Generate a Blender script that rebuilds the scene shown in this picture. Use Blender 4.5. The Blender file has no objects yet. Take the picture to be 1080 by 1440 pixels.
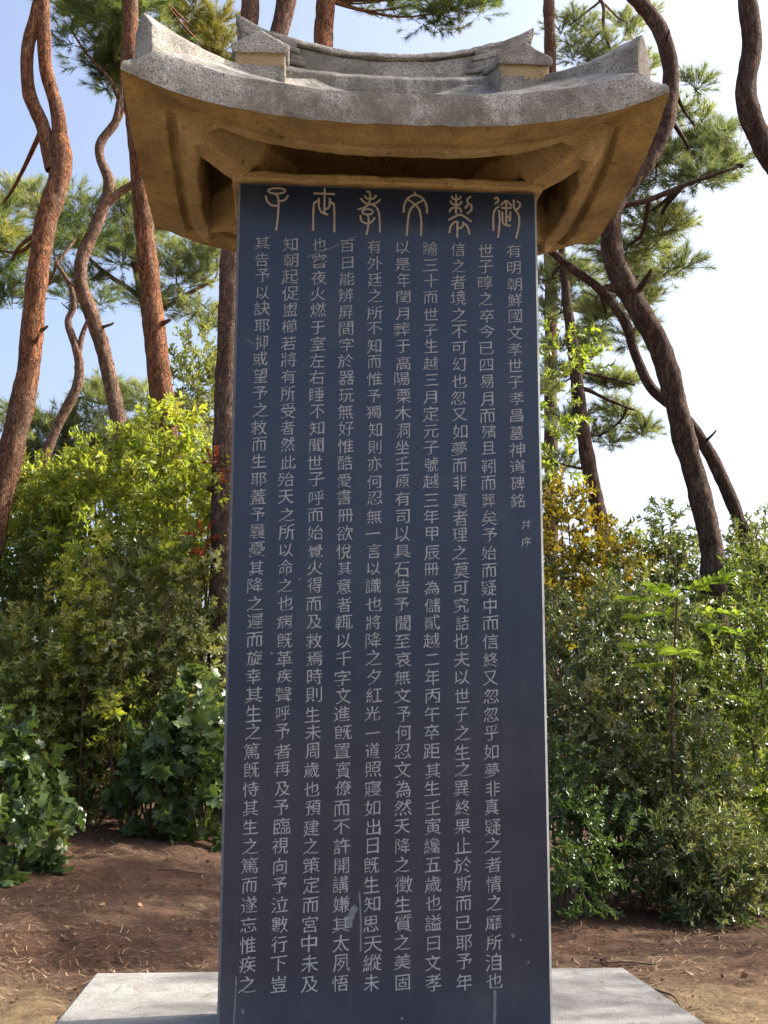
import bpy, math, random
import numpy as np
from mathutils import Vector

# ---------------------------------------------------------------- camera, sky, sun, exposure
sc = bpy.context.scene
C = sc.collection
rnd = random.Random(7)
rng = np.random.default_rng(11)
CX, CD, CZ, YAW, PITCH, FPX = -.2494, 3.1323, .6908, .0768, .1804, 1764.3
cam_data = bpy.data.cameras.new("camera")
cam = bpy.data.objects.new("camera", cam_data)
C.objects.link(cam)
cam.location = (CX, -CD, CZ)
cam.rotation_euler = (math.pi/2 + PITCH, -.003, -YAW)
cam_data.sensor_fit = 'VERTICAL'
cam_data.sensor_height = 24
cam_data.lens = FPX/1440*24
cam_data.clip_start = .05
cam_data.clip_end = 3000
sc.camera = cam

SUN_EL, SUN_AZ = math.radians(42), math.radians(80)       # azimuth measured from +y towards +x
world = bpy.data.worlds.new("World")
sc.world = world
world.use_nodes = True
wn = world.node_tree
sky = wn.nodes.new("ShaderNodeTexSky")
sky.sky_type = 'NISHITA'
sky.sun_disc = False
sky.sun_elevation = SUN_EL
sky.sun_rotation = SUN_AZ
sky.air_density = .75
sky.dust_density = 6.0
sky.ozone_density = 1.0
wn.links.new(sky.outputs[0], wn.nodes['Background'].inputs[0])
wn.nodes['Background'].inputs[1].default_value = .15
sun_data = bpy.data.lights.new("sun", 'SUN')
sun_data.energy = 4.2
sun_data.angle = math.radians(.55)
sun_data.color = (1, .93, .82)
sun = bpy.data.objects.new("sun", sun_data)
C.objects.link(sun)
sd = Vector((math.sin(SUN_AZ)*math.cos(SUN_EL), math.cos(SUN_AZ)*math.cos(SUN_EL), math.sin(SUN_EL)))
sun.rotation_euler = sd.to_track_quat('Z', 'Y').to_euler()
sun.location = (6, 6, 12)
vs = sc.view_settings
vs.view_transform = 'Standard'
vs.look = 'None'
vs.exposure = 1.38
vs.gamma = 1
sc.cycles.max_bounces = 8
sc.cycles.transparent_max_bounces = 4
sc.cycles.use_denoising = True

# ---------------------------------------------------------------- helpers
_cy, _sy, _cp, _sp = math.cos(YAW), math.sin(YAW), math.cos(PITCH), math.sin(PITCH)
_f = np.array([_sy*_cp, _cy*_cp, _sp]); _r = np.array([_cy, -_sy, 0]); _u = np.cross(_r, _f)
CAMP = np.array([CX, -CD, CZ])

def at(px, py, Y):
    """the point of the plane y = Y seen at a pixel of the 1080 x 1440 photograph"""
    d = _f + (px-540)/FPX*_r - (py-720)/FPX*_u
    return CAMP + (Y-CAMP[1])/d[1]*d

def pxm(Y):
    """metres per photograph pixel at depth Y"""
    return (Y+CD)/FPX

def tag(o, label=None, cat=None, group=None, kind=None):
    if label: o['label'] = label
    if cat: o['category'] = cat
    if group: o['group'] = group
    if kind: o['kind'] = kind
    return o

def empty(name, loc, label, cat, group=None):
    o = bpy.data.objects.new(name, None)
    C.objects.link(o)
    o.location = loc
    o.empty_display_size = .2
    return tag(o, label, cat, group)

def link(name, me, mats, parent=None):
    o = bpy.data.objects.new(name, me)
    C.objects.link(o)
    for m in (mats if isinstance(mats, (list, tuple)) else [mats]):
        me.materials.append(m)
    if parent is not None:
        o.parent = parent
        pl = Vector(parent.location)
        p = parent.parent
        while p is not None:
            pl = pl + Vector(p.location); p = p.parent
        o.location = -pl
    return o

def mesh_np(name, V, F, smooth=False, attr=None):
    """V (n,3) array; F list of index arrays, each (m,k)"""
    me = bpy.data.meshes.new(name)
    V = np.asarray(V, np.float32)
    me.vertices.add(len(V)); me.vertices.foreach_set('co', V.ravel())
    Fs = F if isinstance(F, list) else [F]
    Fs = [np.asarray(f, np.int32) for f in Fs if len(f)]
    loops = np.concatenate([f.ravel() for f in Fs])
    tot = np.concatenate([np.full(len(f), f.shape[1], np.int32) for f in Fs])
    start = np.concatenate([[0], np.cumsum(tot)[:-1]]).astype(np.int32)
    me.loops.add(len(loops)); me.loops.foreach_set('vertex_index', loops)
    me.polygons.add(len(tot)); me.polygons.foreach_set('loop_start', start)
    try: me.polygons.foreach_set('loop_total', tot)
    except Exception: pass
    if smooth:
        me.polygons.foreach_set('use_smooth', np.ones(len(tot), bool))
    if attr is not None:
        a = me.attributes.new('rnd', 'FLOAT', 'POINT')
        a.data.foreach_set('value', np.asarray(attr, np.float32))
    me.update(calc_edges=True)
    me.validate()
    return me

def hash3(i, j, k, seed=0):
    h = (i*374761393 + j*668265263 + k*2147483647 + seed*974634777) & 0xffffffff
    h = ((h ^ (h >> 13))*1274126177) & 0xffffffff
    h = h ^ (h >> 16)
    return (h & 0xffff)/65535.0

def vnoise(P, scale, seed=0):
    P = np.asarray(P, float)*scale + 1000.0
    I = np.floor(P).astype(np.int64); f = P-I; f = f*f*(3-2*f)
    o = 0
    for a in (0, 1):
        for b in (0, 1):
            for c in (0, 1):
                w = (f[:, 0] if a else 1-f[:, 0])*(f[:, 1] if b else 1-f[:, 1])*(f[:, 2] if c else 1-f[:, 2])
                o = o + w*hash3(I[:, 0]+a, I[:, 1]+b, I[:, 2]+c, seed)
    return o*2-1

def fbm(P, scale, octv=3, seed=0):
    o = 0; a = 1; t = 0
    for k in range(octv):
        o = o + a*vnoise(P, scale*2**k, seed+k); t += a; a *= .5
    return o/t

def sstep(x, a, b):
    t = np.clip((x-a)/(b-a), 0, 1)
    return t*t*(3-2*t)

# ---------------------------------------------------------------- materials
class NT:
    def __init__(s, name):
        s.m = bpy.data.materials.new(name); s.m.use_nodes = True
        s.t = s.m.node_tree; s.b = s.t.nodes['Principled BSDF']; s.out = s.t.nodes['Material Output']
    def n(s, typ, **kw):
        x = s.t.nodes.new('ShaderNode'+typ)
        for k, v in kw.items():
            if k in x.inputs: x.inputs[k].default_value = v
            else: setattr(x, k, v)
        return x
    def l(s, a, b): s.t.links.new(a, b)
    def co(s, scale=(1, 1, 1)):
        tc = s.n('TexCoord'); mp = s.n('Mapping'); mp.inputs['Scale'].default_value = scale
        s.l(tc.outputs['Object'], mp.inputs[0]); return mp.outputs[0]
    def noise(s, vec, scale, detail=4, rough=.55):
        x = s.n('TexNoise'); x.inputs['Scale'].default_value = scale; x.inputs['Detail'].default_value = detail
        x.inputs['Roughness'].default_value = rough; s.l(vec, x.inputs['Vector']); return x.outputs['Fac']
    def ramp(s, fac, stops):
        x = s.n('ValToRGB'); cr = x.color_ramp
        while len(cr.elements) < len(stops): cr.elements.new(.5)
        for e, (p, c) in zip(cr.elements, stops):
            e.position = p; e.color = (*c, 1) if len(c) == 3 else c
        s.l(fac, x.inputs[0]); return x.outputs[0]
    def mix(s, fac, a, b, mode='MIX'):
        x = s.n('Mix', data_type='RGBA', blend_type=mode)
        if isinstance(fac, (int, float)): x.inputs[0].default_value = fac
        else: s.l(fac, x.inputs[0])
        for i, v in ((6, a), (7, b)):
            if isinstance(v, tuple): x.inputs[i].default_value = (*v, 1)
            else: s.l(v, x.inputs[i])
        return x.outputs[2]
    def bump(s, h, strength=.5, dist=.01, nrm=None):
        x = s.n('Bump'); x.inputs['Strength'].default_value = strength; x.inputs['Distance'].default_value = dist
        s.l(h, x.inputs['Height'])
        if nrm is not None: s.l(nrm, x.inputs['Normal'])
        return x.outputs[0]
    def col(s, c): s.l(c, s.b.inputs['Base Color'])
    def rough(s, r):
        if isinstance(r, (int, float)): s.b.inputs['Roughness'].default_value = r
        else: s.l(r, s.b.inputs['Roughness'])

def granite(name, base, stain, stain_amt=.5, dark=(.05, .048, .04), moss=None, speck=.85, weather=None):
    t = NT(name); v = t.co()
    g1 = t.noise(v, 210, 2, .6); g2 = t.noise(v, 9, 5, .6); g3 = t.noise(v, 38, 4, .6)
    c = t.mix(t.ramp(g2, [(.38, (0, 0, 0)), (.66, (1, 1, 1))]), base, stain) if stain_amt else base
    sp = t.ramp(g1, [(.33, (.22, .22, .22)), (.44, (.85, .85, .85)), (.56, (1, 1, 1)), (.66, (1.5, 1.48, 1.42))])
    c = t.mix(speck, c, sp, 'MULTIPLY')
    c = t.mix(t.ramp(g3, [(.60, (0, 0, 0)), (.74, (.75, .75, .75))]), c, dark)
    if weather:
        wn_ = t.noise(v, 4.5, 7, .68); w2 = t.noise(t.co((9, 9, 2.2)), 1.6, 5, .6)
        c = t.mix(t.ramp(wn_, [(.47, (0, 0, 0)), (.62, (.8, .8, .8))]), c, weather)
        c = t.mix(t.ramp(w2, [(.54, (0, 0, 0)), (.70, (.65, .65, .65))]), c, tuple(x*.7 for x in weather))
    if moss:
        geo = t.n('NewGeometry'); sx = t.n('SeparateXYZ'); t.l(geo.outputs['Normal'], sx.inputs[0])
        mn = t.noise(v, 14, 4, .6)
        mm = t.n('Math', operation='MULTIPLY'); t.l(sx.outputs['Z'], mm.inputs[0])
        t.l(t.ramp(mn, [(.55, (0, 0, 0)), (.68, (1, 1, 1))]), mm.inputs[1])
        c = t.mix(mm.outputs[0], c, moss)
    t.col(c); t.rough(.9)
    t.b.inputs['Specular IOR Level'].default_value = .25
    n = t.bump(g1, .5, .003); n = t.bump(g3, .5, .008, n)
    t.l(n, t.b.inputs['Normal'])
    return t.m

def flatmat(name, col, rough=.8, spec=.3, var=.2, scale=60):
    t = NT(name); v = t.co(); g = t.noise(v, scale, 3)
    c = t.mix(g, tuple(x*(1-var) for x in col), tuple(min(1, x*(1+var)) for x in col))
    t.col(c); t.rough(rough); t.b.inputs['Specular IOR Level'].default_value = spec
    return t.m

def slabmat():
    t = NT('polished_black_stone'); v = t.co(); vs_ = t.co((14, 14, .7))
    a = t.noise(v, 3.2, 4); b = t.noise(vs_, 2, 4); g = t.noise(v, 420, 2); sm = t.noise(v, 900, 2)
    c = t.mix(t.ramp(a, [(.3, (0, 0, 0)), (.7, (1, 1, 1))]), (.0120, .0215, .050), (.023, .032, .058))
    c = t.mix(t.ramp(b, [(.56, (0, 0, 0)), (.76, (.22, .22, .22))]), c, (.06, .07, .09))
    c = t.mix(t.ramp(g, [(.62, (0, 0, 0)), (.78, (.8, .8, .8))]), c, (.12, .13, .145))
    sm2 = t.noise(t.co((1, 1, .6)), 7, 6, .7)
    c = t.mix(t.ramp(sm2, [(.5, (0, 0, 0)), (.75, (.5, .5, .5))]), c, (.055, .064, .08))
    t.col(c)
    t.rough(t.ramp(a, [(.3, (.17, .17, .17)), (.7, (.28, .28, .28))]))
    t.b.inputs['Specular IOR Level'].default_value = .5
    t.l(t.bump(sm, .06, .001), t.b.inputs['Normal'])
    return t.m

def bark(name, lo, hi, z0, z1, dark=(.04, .028, .022)):
    t = NT(name); v = t.co((1, 1, .30)); tc = t.n('TexCoord')
    sx = t.n('SeparateXYZ'); t.l(tc.outputs['Object'], sx.inputs[0])
    mr = t.n('MapRange'); mr.inputs[1].default_value = z0; mr.inputs[2].default_value = z1
    t.l(sx.outputs['Z'], mr.inputs[0])
    nz = t.n('TexNoise'); nz.inputs['Scale'].default_value = 14; nz.inputs['Detail'].default_value = 4; t.l(v, nz.inputs['Vector'])
    wv = t.n('Mix', data_type='VECTOR'); wv.inputs[0].default_value = .22
    t.l(v, wv.inputs[4]); t.l(nz.outputs['Color'], wv.inputs[5])
    vo = t.n('TexVoronoi', feature='DISTANCE_TO_EDGE'); vo.inputs['Scale'].default_value = 26
    t.l(wv.outputs[1], vo.inputs['Vector'])
    vc = t.n('TexVoronoi'); vc.inputs['Scale'].default_value = 26; t.l(wv.outputs[1], vc.inputs['Vector'])
    g = t.noise(v, 5, 6, .7); fine = t.noise(v, 60, 5, .7)
    big = t.noise(t.co((1, 1, .5)), 2.2, 3)
    zz = t.n('Math', operation='ADD'); t.l(mr.outputs[0], zz.inputs[0])
    bb = t.n('MapRange'); bb.inputs[1].default_value = .3; bb.inputs[2].default_value = .7; bb.inputs[3].default_value = -.35; bb.inputs[4].default_value = .35; t.l(big, bb.inputs[0])
    t.l(bb.outputs[0], zz.inputs[1]); zz.use_clamp = True
    c = t.mix(zz.outputs[0], lo, hi)
    hs = t.n('HueSaturation'); pv = t.n('MapRange'); pv.inputs[3].default_value = .65; pv.inputs[4].default_value = 1.4
    sep = t.n('SeparateXYZ'); t.l(vc.outputs['Color'], sep.inputs[0]); t.l(sep.outputs['X'], pv.inputs[0])
    t.l(pv.outputs[0], hs.inputs['Value']); t.l(c, hs.inputs['Color']); c = hs.outputs[0]
    c = t.mix(t.ramp(g, [(.45, (0, 0, 0)), (.68, (.7, .7, .7))]), c, (.17, .13, .10))
    c = t.mix(t.ramp(fine, [(.35, (.6, .6, .6)), (.55, (0, 0, 0))]), c, dark)
    cr = t.ramp(vo.outputs['Distance'], [(0, (.85, .85, .85)), (.10, (0, 0, 0))])
    br = t.n('Math', operation='MULTIPLY'); t.l(cr, br.inputs[0]); t.l(t.ramp(g, [(.35, (1, 1, 1)), (.6, (.15, .15, .15))]), br.inputs[1])
    c = t.mix(br.outputs[0], c, dark)
    t.col(c); t.rough(.92); t.b.inputs['Specular IOR Level'].default_value = .15
    h = t.ramp(vo.outputs['Distance'], [(0, (0, 0, 0)), (.14, (1, 1, 1))])
    n = t.bump(fine, .8, .012); n = t.bump(h, .9, .018, n); n = t.bump(g, .6, .04, n)
    t.l(n, t.b.inputs['Normal'])
    return t.m

def leafmat(name, stops, rough=.45, transl=.4, spec=.5, tgain=1.5):
    t = NT(name); a = t.n('Attribute', attribute_name='rnd')
    c = t.ramp(a.outputs['Fac'], stops)
    t.col(c); t.rough(rough); t.b.inputs['Specular IOR Level'].default_value = spec
    tr = t.n('BsdfTranslucent')
    t.l(t.mix(1.0, c, (tgain*1.05, tgain, tgain*.45), 'MULTIPLY'), tr.inputs[0])
    mx = t.n('MixShader'); mx.inputs[0].default_value = transl
    t.l(t.b.outputs[0], mx.inputs[1]); t.l(tr.outputs[0], mx.inputs[2])
    t.l(mx.outputs[0], t.out.inputs[0])
    return t.m

M_slab = slabmat()
M_edge = flatmat('chipped_stone_edge', (.16, .17, .18), .8, .3, .5, 40)
M_text = flatmat('engraved_letter', (.33, .345, .37), .9, .1, .3, 70)
M_seal = flatmat('engraved_seal_letter', (.37, .335, .285), .9, .1, .2, 70)
M_scr = flatmat('mineral_streak', (.15, .165, .19), .9, .1, .5, 90)
M_gran = granite('grey_granite', (.37, .35, .315), (.235, .22, .185), dark=(.075, .07, .055), moss=(.10, .10, .045), weather=(.15, .135, .11))
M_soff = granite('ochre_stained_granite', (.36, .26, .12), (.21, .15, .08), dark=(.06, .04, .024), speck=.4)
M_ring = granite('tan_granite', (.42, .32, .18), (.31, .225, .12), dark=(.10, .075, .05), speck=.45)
M_rust_shade = granite('rust_and_shade_granite', (.19, .115, .05), (.12, .07, .035), dark=(.05, .032, .02))  # rusty tone with the shade of the recess put into the colour
M_base = granite('pale_granite', (.28, .275, .26), (.215, .21, .20), dark=(.14, .135, .12), weather=(.20, .19, .17))

# ---------------------------------------------------------------- ground, one sheet to the horizon
def ground_z(x, y):
    z = -.36 + 0*x
    z = z + .34*sstep(y, 2.5, 7.5)*sstep(-x, -1.0, 1.5) + .05*sstep(y, 2.6, 4.4)*sstep(-x, -.2, 1.2)
    z = z - .06*sstep(y, 1.5, 5)*sstep(x, 0, 1.5)
    z = z + 1.9*sstep(y, 8, 17)
    z = z + 3*sstep(y, 30, 200)
    return z

def litter_relief(P): return .035*fbm(P, 1.3, 3, 3)+.026*fbm(P, 8, 3, 5)+.008*fbm(P, 14, 2, 6)

def build_ground():
    ax = np.concatenate([-np.geomspace(2500, 7, 30)[:-1], np.linspace(-7, 7, 420), np.geomspace(7, 2500, 30)[1:]])
    ay = np.concatenate([-np.geomspace(2500, 4, 30)[:-1], np.linspace(-4, 10, 420), np.geomspace(10, 2500, 30)[1:]])
    X, Y = np.meshgrid(ax, ay)
    P = np.stack([X.ravel(), Y.ravel(), 0*X.ravel()], 1)
    z = ground_z(P[:, 0], P[:, 1])
    near = sstep(-np.abs(P[:, 0]), -12, -7)*sstep(-np.abs(P[:, 1]-3), -12, -7)
    z = z + near*litter_relief(P) + (1-near)*.1*fbm(P, .2, 2, 8)
    P[:, 2] = z
    n, m = len(ay), len(ax)
    i = np.arange((n-1)*m).reshape(n-1, m)[:, :-1].ravel()
    F = np.stack([i, i+1, i+m+1, i+m], 1)
    t = NT('pine_litter_soil'); v = t.co()
    a = t.noise(v, .9, 5); b = t.noise(v, 26, 6, .7); c2 = t.noise(v, 110, 4, .7); st = t.noise(v, .55, 3)
    c = t.mix(t.ramp(a, [(.35, (0, 0, 0)), (.65, (1, 1, 1))]), (.125, .060, .036), (.175, .108, .070))
    c = t.mix(t.ramp(b, [(.4, (0, 0, 0)), (.65, (.8, .8, .8))]), c, (.07, .040, .027))
    c = t.mix(t.ramp(c2, [(.52, (0, 0, 0)), (.72, (.9, .9, .9))]), c, (.19, .135, .088))
    # dry straw lies on the open ground in front
    sx = t.n('SeparateXYZ'); tc = t.n('TexCoord'); t.l(tc.outputs['Object'], sx.inputs[0])
    mr = t.n('MapRange'); mr.inputs[1].default_value = 3.0; mr.inputs[2].default_value = 1.7
    t.l(sx.outputs['Y'], mr.inputs[0])
    ad = t.n('Math', operation='MULTIPLY'); t.l(mr.outputs[0], ad.inputs[0])
    t.l(t.ramp(t.noise(v, 2.2, 5, .65), [(.38, (0, 0, 0)), (.58, (1, 1, 1))]), ad.inputs[1])
    c = t.mix(ad.outputs[0], c, (.36, .27, .15))
    t.col(c); t.rough(.95); t.b.inputs['Specular IOR Level'].default_value = .15
    n_ = t.bump(c2, 1.0, .02); n_ = t.bump(b, 1.0, .05, n_); t.l(n_, t.b.inputs['Normal'])
    tag(link('ground', mesh_np('ground', P, F, True), t.m), kind='structure')
build_ground()

# ---------------------------------------------------------------- the stele
H, TH = 2.146, .30
stele = empty('stone_stele', (0, .15, -.34), 'tall black inscribed stele under a curved grey stone roof on a pale granite plinth', 'stele')

def chamfer_box(x0, x1, y0, y1, z0, z1, c):
    """box with every edge chamfered; returns verts, quads+tris, and a flag per face: is it a chamfer"""
    import bmesh
    bm = bmesh.new(); bmesh.ops.create_cube(bm, size=1)
    for v in bm.verts:
        v.co = ((x0+x1)/2+v.co.x*(x1-x0), (y0+y1)/2+v.co.y*(y1-y0), (z0+z1)/2+v.co.z*(z1-z0))
    r = bmesh.ops.bevel(bm, geom=list(bm.edges), offset=c, segments=1, profile=.5, affect='EDGES')
    return bm

def make_slab():
    import bmesh
    bm = chamfer_box(-.4, .4, 0, TH, -.03, H, .0065)
    for f in bm.faces:
        n = f.normal
        f.material_index = 0 if max(abs(n.x), abs(n.y), abs(n.z)) > .99 else 1
    # chip the chamfers: subdivide the long edges and push points about
    ed = [e for e in bm.edges if abs(e.verts[0].co.z-e.verts[1].co.z) > 1]
    bmesh.ops.subdivide_edges(bm, edges=ed, cuts=120, use_grid_fill=True)
    for v in bm.verts:
        if abs(v.co.x) > .395 and v.co.y < .0005 and -.02 < v.co.z < H:
            k = rnd.random()
            v.co.x -= math.copysign(.0012*rnd.random() + (.005*rnd.random() if k > .9 else 0), v.co.x)
    me = bpy.data.meshes.new('slab'); bm.to_mesh(me); bm.free()
    return link('slab', me, [M_slab, M_edge], stele)
slab = make_slab()

def make_plinth():
    bm = chamfer_box(-.824, .824, -.6, .905, -.40, 0, .020)
    me = bpy.data.meshes.new('plinth'); bm.to_mesh(me); bm.free()
    return link('plinth', me, M_base, stele)
make_plinth()

# roof: plan a rectangle with lifted corners
RA, RB, RYC = .672, .475, .15
Z_EB, Z_ET = 2.165, 2.252

def lift(x, y):
    u = np.abs(x)/RA; v = np.abs(y-RYC)/RB
    rho = np.maximum(np.maximum(u, v), 1e-6); t = np.minimum(u, v)/rho
    return t, rho

def eave_lift(t): return .024*t**1.6 + .085*t**3.4

def warped_axis(h, feats, n):
    """grid coordinates in [-h,h], denser at the features"""
    a = np.concatenate([np.linspace(-h, h, n)] + [np.linspace(s*f-.012, s*f+.012, 7) for f in feats for s in (-1, 1)])
    a = np.unique(np.round(np.clip(a, -h, h), 5))
    return a

def make_roof():
    ax = warped_axis(RA, [RA-.10, RA-.165, RA-.178, .402, .418], 260); ay = warped_axis(RB, [RB-.10, RB-.165, RB-.178, .152, .168], 190)+RYC
    X, Y = np.meshgrid(ax, ay); x = X.ravel(); y = Y.ravel(); n, m = X.shape
    t, rho = lift(x, y)
    d = np.minimum(RA-np.abs(x), RB-np.abs(y-RYC))
    P0 = np.stack([x, y, 0*x], 1)
    L = eave_lift(t)
    # --- underside
    zb = Z_EB + L*(.25+.75*sstep(-d, -.30, 0))
    zb = zb + .004*fbm(P0, 22, 4, 1) - .014*sstep(d, 0, .09)
    zb = zb + .022*sstep(d, .098, .108) - .020*sstep(d, .118, .128)           # groove round the eave band
    zb = zb + .030*sstep(d+.008*fbm(P0, 9, 2, 2), .165, .176)                  # step to the inner field
    # deep recess between the ring and the slab
    ox = np.abs(x)-.4; oy = np.abs(y-RYC)-.15
    out = np.maximum(ox, oy)                                                   # distance outside the slab plan
    edge = .008*fbm(P0, 16, 3, 9)
    rec = sstep(d+edge*.6, .172, .184)*sstep(out, -.112, -.10)
    cx_, cy_ = np.abs(x), np.abs(y-RYC)
    dg = np.array([RA-.13-.385, RB-.13-.135]); dg = dg/np.linalg.norm(dg)
    off = np.abs((cx_-.385)*dg[1] - (cy_-.135)*dg[0])                          # distance from the hip rafter line
    hipw = 1-sstep(off+edge*.6, .030, .085)
    rec = rec*(1-hipw)
    zb = zb + rec*(.12+.02*fbm(P0, 14, 3, 4))
    hip_low = hipw*sstep(d, .12, .16)*sstep(out, -.01, .02)
    zb = zb - .030*hip_low*(1-sstep(off, .025, .04))                          # rafter hangs a little lower
    inside = out < -.105
    zb = np.where(inside, H+.020, zb)
    lip = 0*zb
    for sx, w in ((-.185, .020), (-.22, .008), (.165, .014)):
        s = (1-sstep(np.abs(x-sx), w*.7, w))*(1-sstep(np.abs(y+.075), .02, .03))*(out > .0)
        zb = zb - s*.085
    # --- top
    zt = Z_ET + L*(.35+.65*sstep(-d, -.28, 0)) + .41*d + .28*d*d
    zt = zt + .003*fbm(P0, 20, 4, 21) + .006*fbm(P0, 5, 3, 25) - .062*sstep(t, .88, 1.0)*sstep(-d, -.08, 0)
    xin = .987
    xt = x*xin; yt = (y-RYC)*xin+RYC
    bow = .016*(1-t**2)*sstep(rho, .8, 1)                                       # eaves bow in a little between the corners
    front = np.abs(y-RYC)/RB >= np.abs(x)/RA
    def bowed(xx, yy):
        xo = np.where(front, xx, xx-np.sign(xx)*bow); yo = np.where(front, yy-np.sign(yy-RYC)*bow, yy); return xo, yo
    xb, yb = bowed(x, y); xt, yt = bowed(xt, yt)
    N = n*m
    idx = np.arange(N).reshape(n, m)
    q = idx[:-1, :-1].ravel(); Fq = np.stack([q, q+1, q+m+1, q+m], 1)
    ring = np.concatenate([idx[0, :-1], idx[:-1, -1], idx[-1, :0:-1], idx[:0:-1, 0]])
    V = [np.stack([xb, yb, zb], 1), np.stack([xt, yt, zt], 1)]
    # fascia rows
    rows = []; off0 = 2*N; R_ = len(ring); K = 7
    for k in range(1, K):
        s = k/K
        bulge = .004*math.sin(math.pi*s)
        P = V[0][ring]*(1-s) + V[1][ring]*s
        nrm = np.stack([xb[ring]/RA, (yb[ring]-RYC)/RB], 1)
        P[:, :2] += bulge*np.sign(nrm)*(np.abs(nrm) > .96)
        P += .0035*np.stack([fbm(P, 28, 3, 31), fbm(P, 28, 3, 33), .6*fbm(P, 28, 3, 35)], 1)
        rows.append(P)
    V = np.concatenate(V+rows)
    ids = [ring] + [off0+np.arange(R_)+R_*k for k in range(K-1)] + [ring+N]
    Ff = []
    for a, b in zip(ids[:-1], ids[1:]):
        Ff.append(np.stack([a, np.roll(a, -1), np.roll(b, -1), b], 1))
    Ff = np.concatenate(Ff)
    F = np.concatenate([Fq[:, ::-1], Fq+N, Ff])
    me = mesh_np('roof_stone', V, F, True)
    # material: underside stained, recess darkened by painted-in shade, top and fascia grey
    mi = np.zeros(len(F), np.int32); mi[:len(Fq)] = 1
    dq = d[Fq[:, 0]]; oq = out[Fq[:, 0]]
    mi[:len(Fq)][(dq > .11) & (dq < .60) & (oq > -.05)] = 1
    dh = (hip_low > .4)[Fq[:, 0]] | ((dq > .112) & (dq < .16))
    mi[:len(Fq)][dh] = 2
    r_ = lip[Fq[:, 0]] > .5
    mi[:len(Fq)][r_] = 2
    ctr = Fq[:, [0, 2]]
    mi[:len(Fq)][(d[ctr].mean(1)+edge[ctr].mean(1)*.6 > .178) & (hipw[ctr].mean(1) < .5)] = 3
    me.polygons.foreach_set('material_index', mi)
    me.set_sharp_from_angle(angle=math.radians(40))
    o = link('roof_stone', me, [M_gran, M_soff, M_ring, M_rust_shade], stele)
    return o
roof = make_roof()

def make_bearing():
    import bmesh
    bm = chamfer_box(-.416, .416, -.016, TH+.016, H+.001, H+.026, .006)
    bmesh.ops.subdivide_edges(bm, edges=[e for e in bm.edges if e.calc_length() > .25], cuts=60, use_grid_fill=True)
    co = np.array([v.co[:] for v in bm.verts])
    nz = np.stack([fbm(co, 24, 4, q) for q in (1, 2, 3)], 1)*np.array([.003, .009, .005])
    for v, q in zip(bm.verts, nz): v.co += Vector(q)
    for v in bm.verts: v.co.z = max(v.co.z, H-.006)
    me = bpy.data.meshes.new('bearing_course'); bm.to_mesh(me); bm.free()
    link('bearing_course', me, M_ring, stele)
make_bearing()

def top_z(x, y):
    x = np.atleast_1d(np.asarray(x, float)); y = np.atleast_1d(np.asarray(y, float))
    t, rho = lift(x, y); d = np.minimum(RA-np.abs(x), RB-np.abs(y-RYC))
    return (Z_ET + eave_lift(t)*(.35+.65*sstep(-d, -.28, 0)) + .41*d + .28*d*d)

def sweep(path, sections, rough=.003, seed=0, cap=True, sub=3):
    """path: list of points; sections: per point a list of (side, up) pairs, all with k corners; frame: side is horizontal"""
    path = [np.array(p, float) for p in path]
    V = []; k = len(sections[0])
    for i, p in enumerate(path):
        a = path[max(0, i-1)]; b = path[min(len(path)-1, i+1)]
        tn = b-a; side = np.array([tn[1], -tn[0], 0.]); side /= np.linalg.norm(side)
        for s, u in sections[i]:
            V.append(p + side*s + np.array([0, 0, u]))
    V = np.array(V)
    F = []
    for i in range(len(path)-1):
        for j in range(k):
            a = i*k+j; b = i*k+(j+1) % k
            F.append((a, b, b+k, a+k))
    import bmesh
    bm = bmesh.new(); bv = [bm.verts.new(v) for v in V]
    for f in F: bm.faces.new([bv[i] for i in f])
    if cap:
        bm.faces.new([bv[i] for i in range(k)][::-1]); bm.faces.new([bv[(len(path)-1)*k+i] for i in range(k)])
    bmesh.ops.recalc_face_normals(bm, faces=bm.faces)
    sharp = [e for e in bm.edges if len(e.link_faces) == 2 and e.calc_face_angle() > .5]
    bmesh.ops.bevel(bm, geom=sharp, offset=.005, segments=2, profile=.5, affect='EDGES')
    bmesh.ops.triangulate(bm, faces=[f for f in bm.faces if len(f.verts) > 4])
    for _ in range(sub):
        bmesh.ops.subdivide_edges(bm, edges=[e for e in bm.edges if e.calc_length() > .022], cuts=1, use_grid_fill=True)
    co = np.array([v.co[:] for v in bm.verts])
    nz = np.stack([fbm(co, 26, 3, seed+q) for q in (1, 2, 3)], 1)*rough
    for v, dlt in zip(bm.verts, nz): v.co += Vector(dlt)
    me = bpy.data.meshes.new('ridge'); bm.to_mesh(me); bm.free()
    me.polygons.foreach_set('use_smooth', np.ones(len(me.polygons), bool))
    me.set_sharp_from_angle(angle=math.radians(28))
    return me

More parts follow.
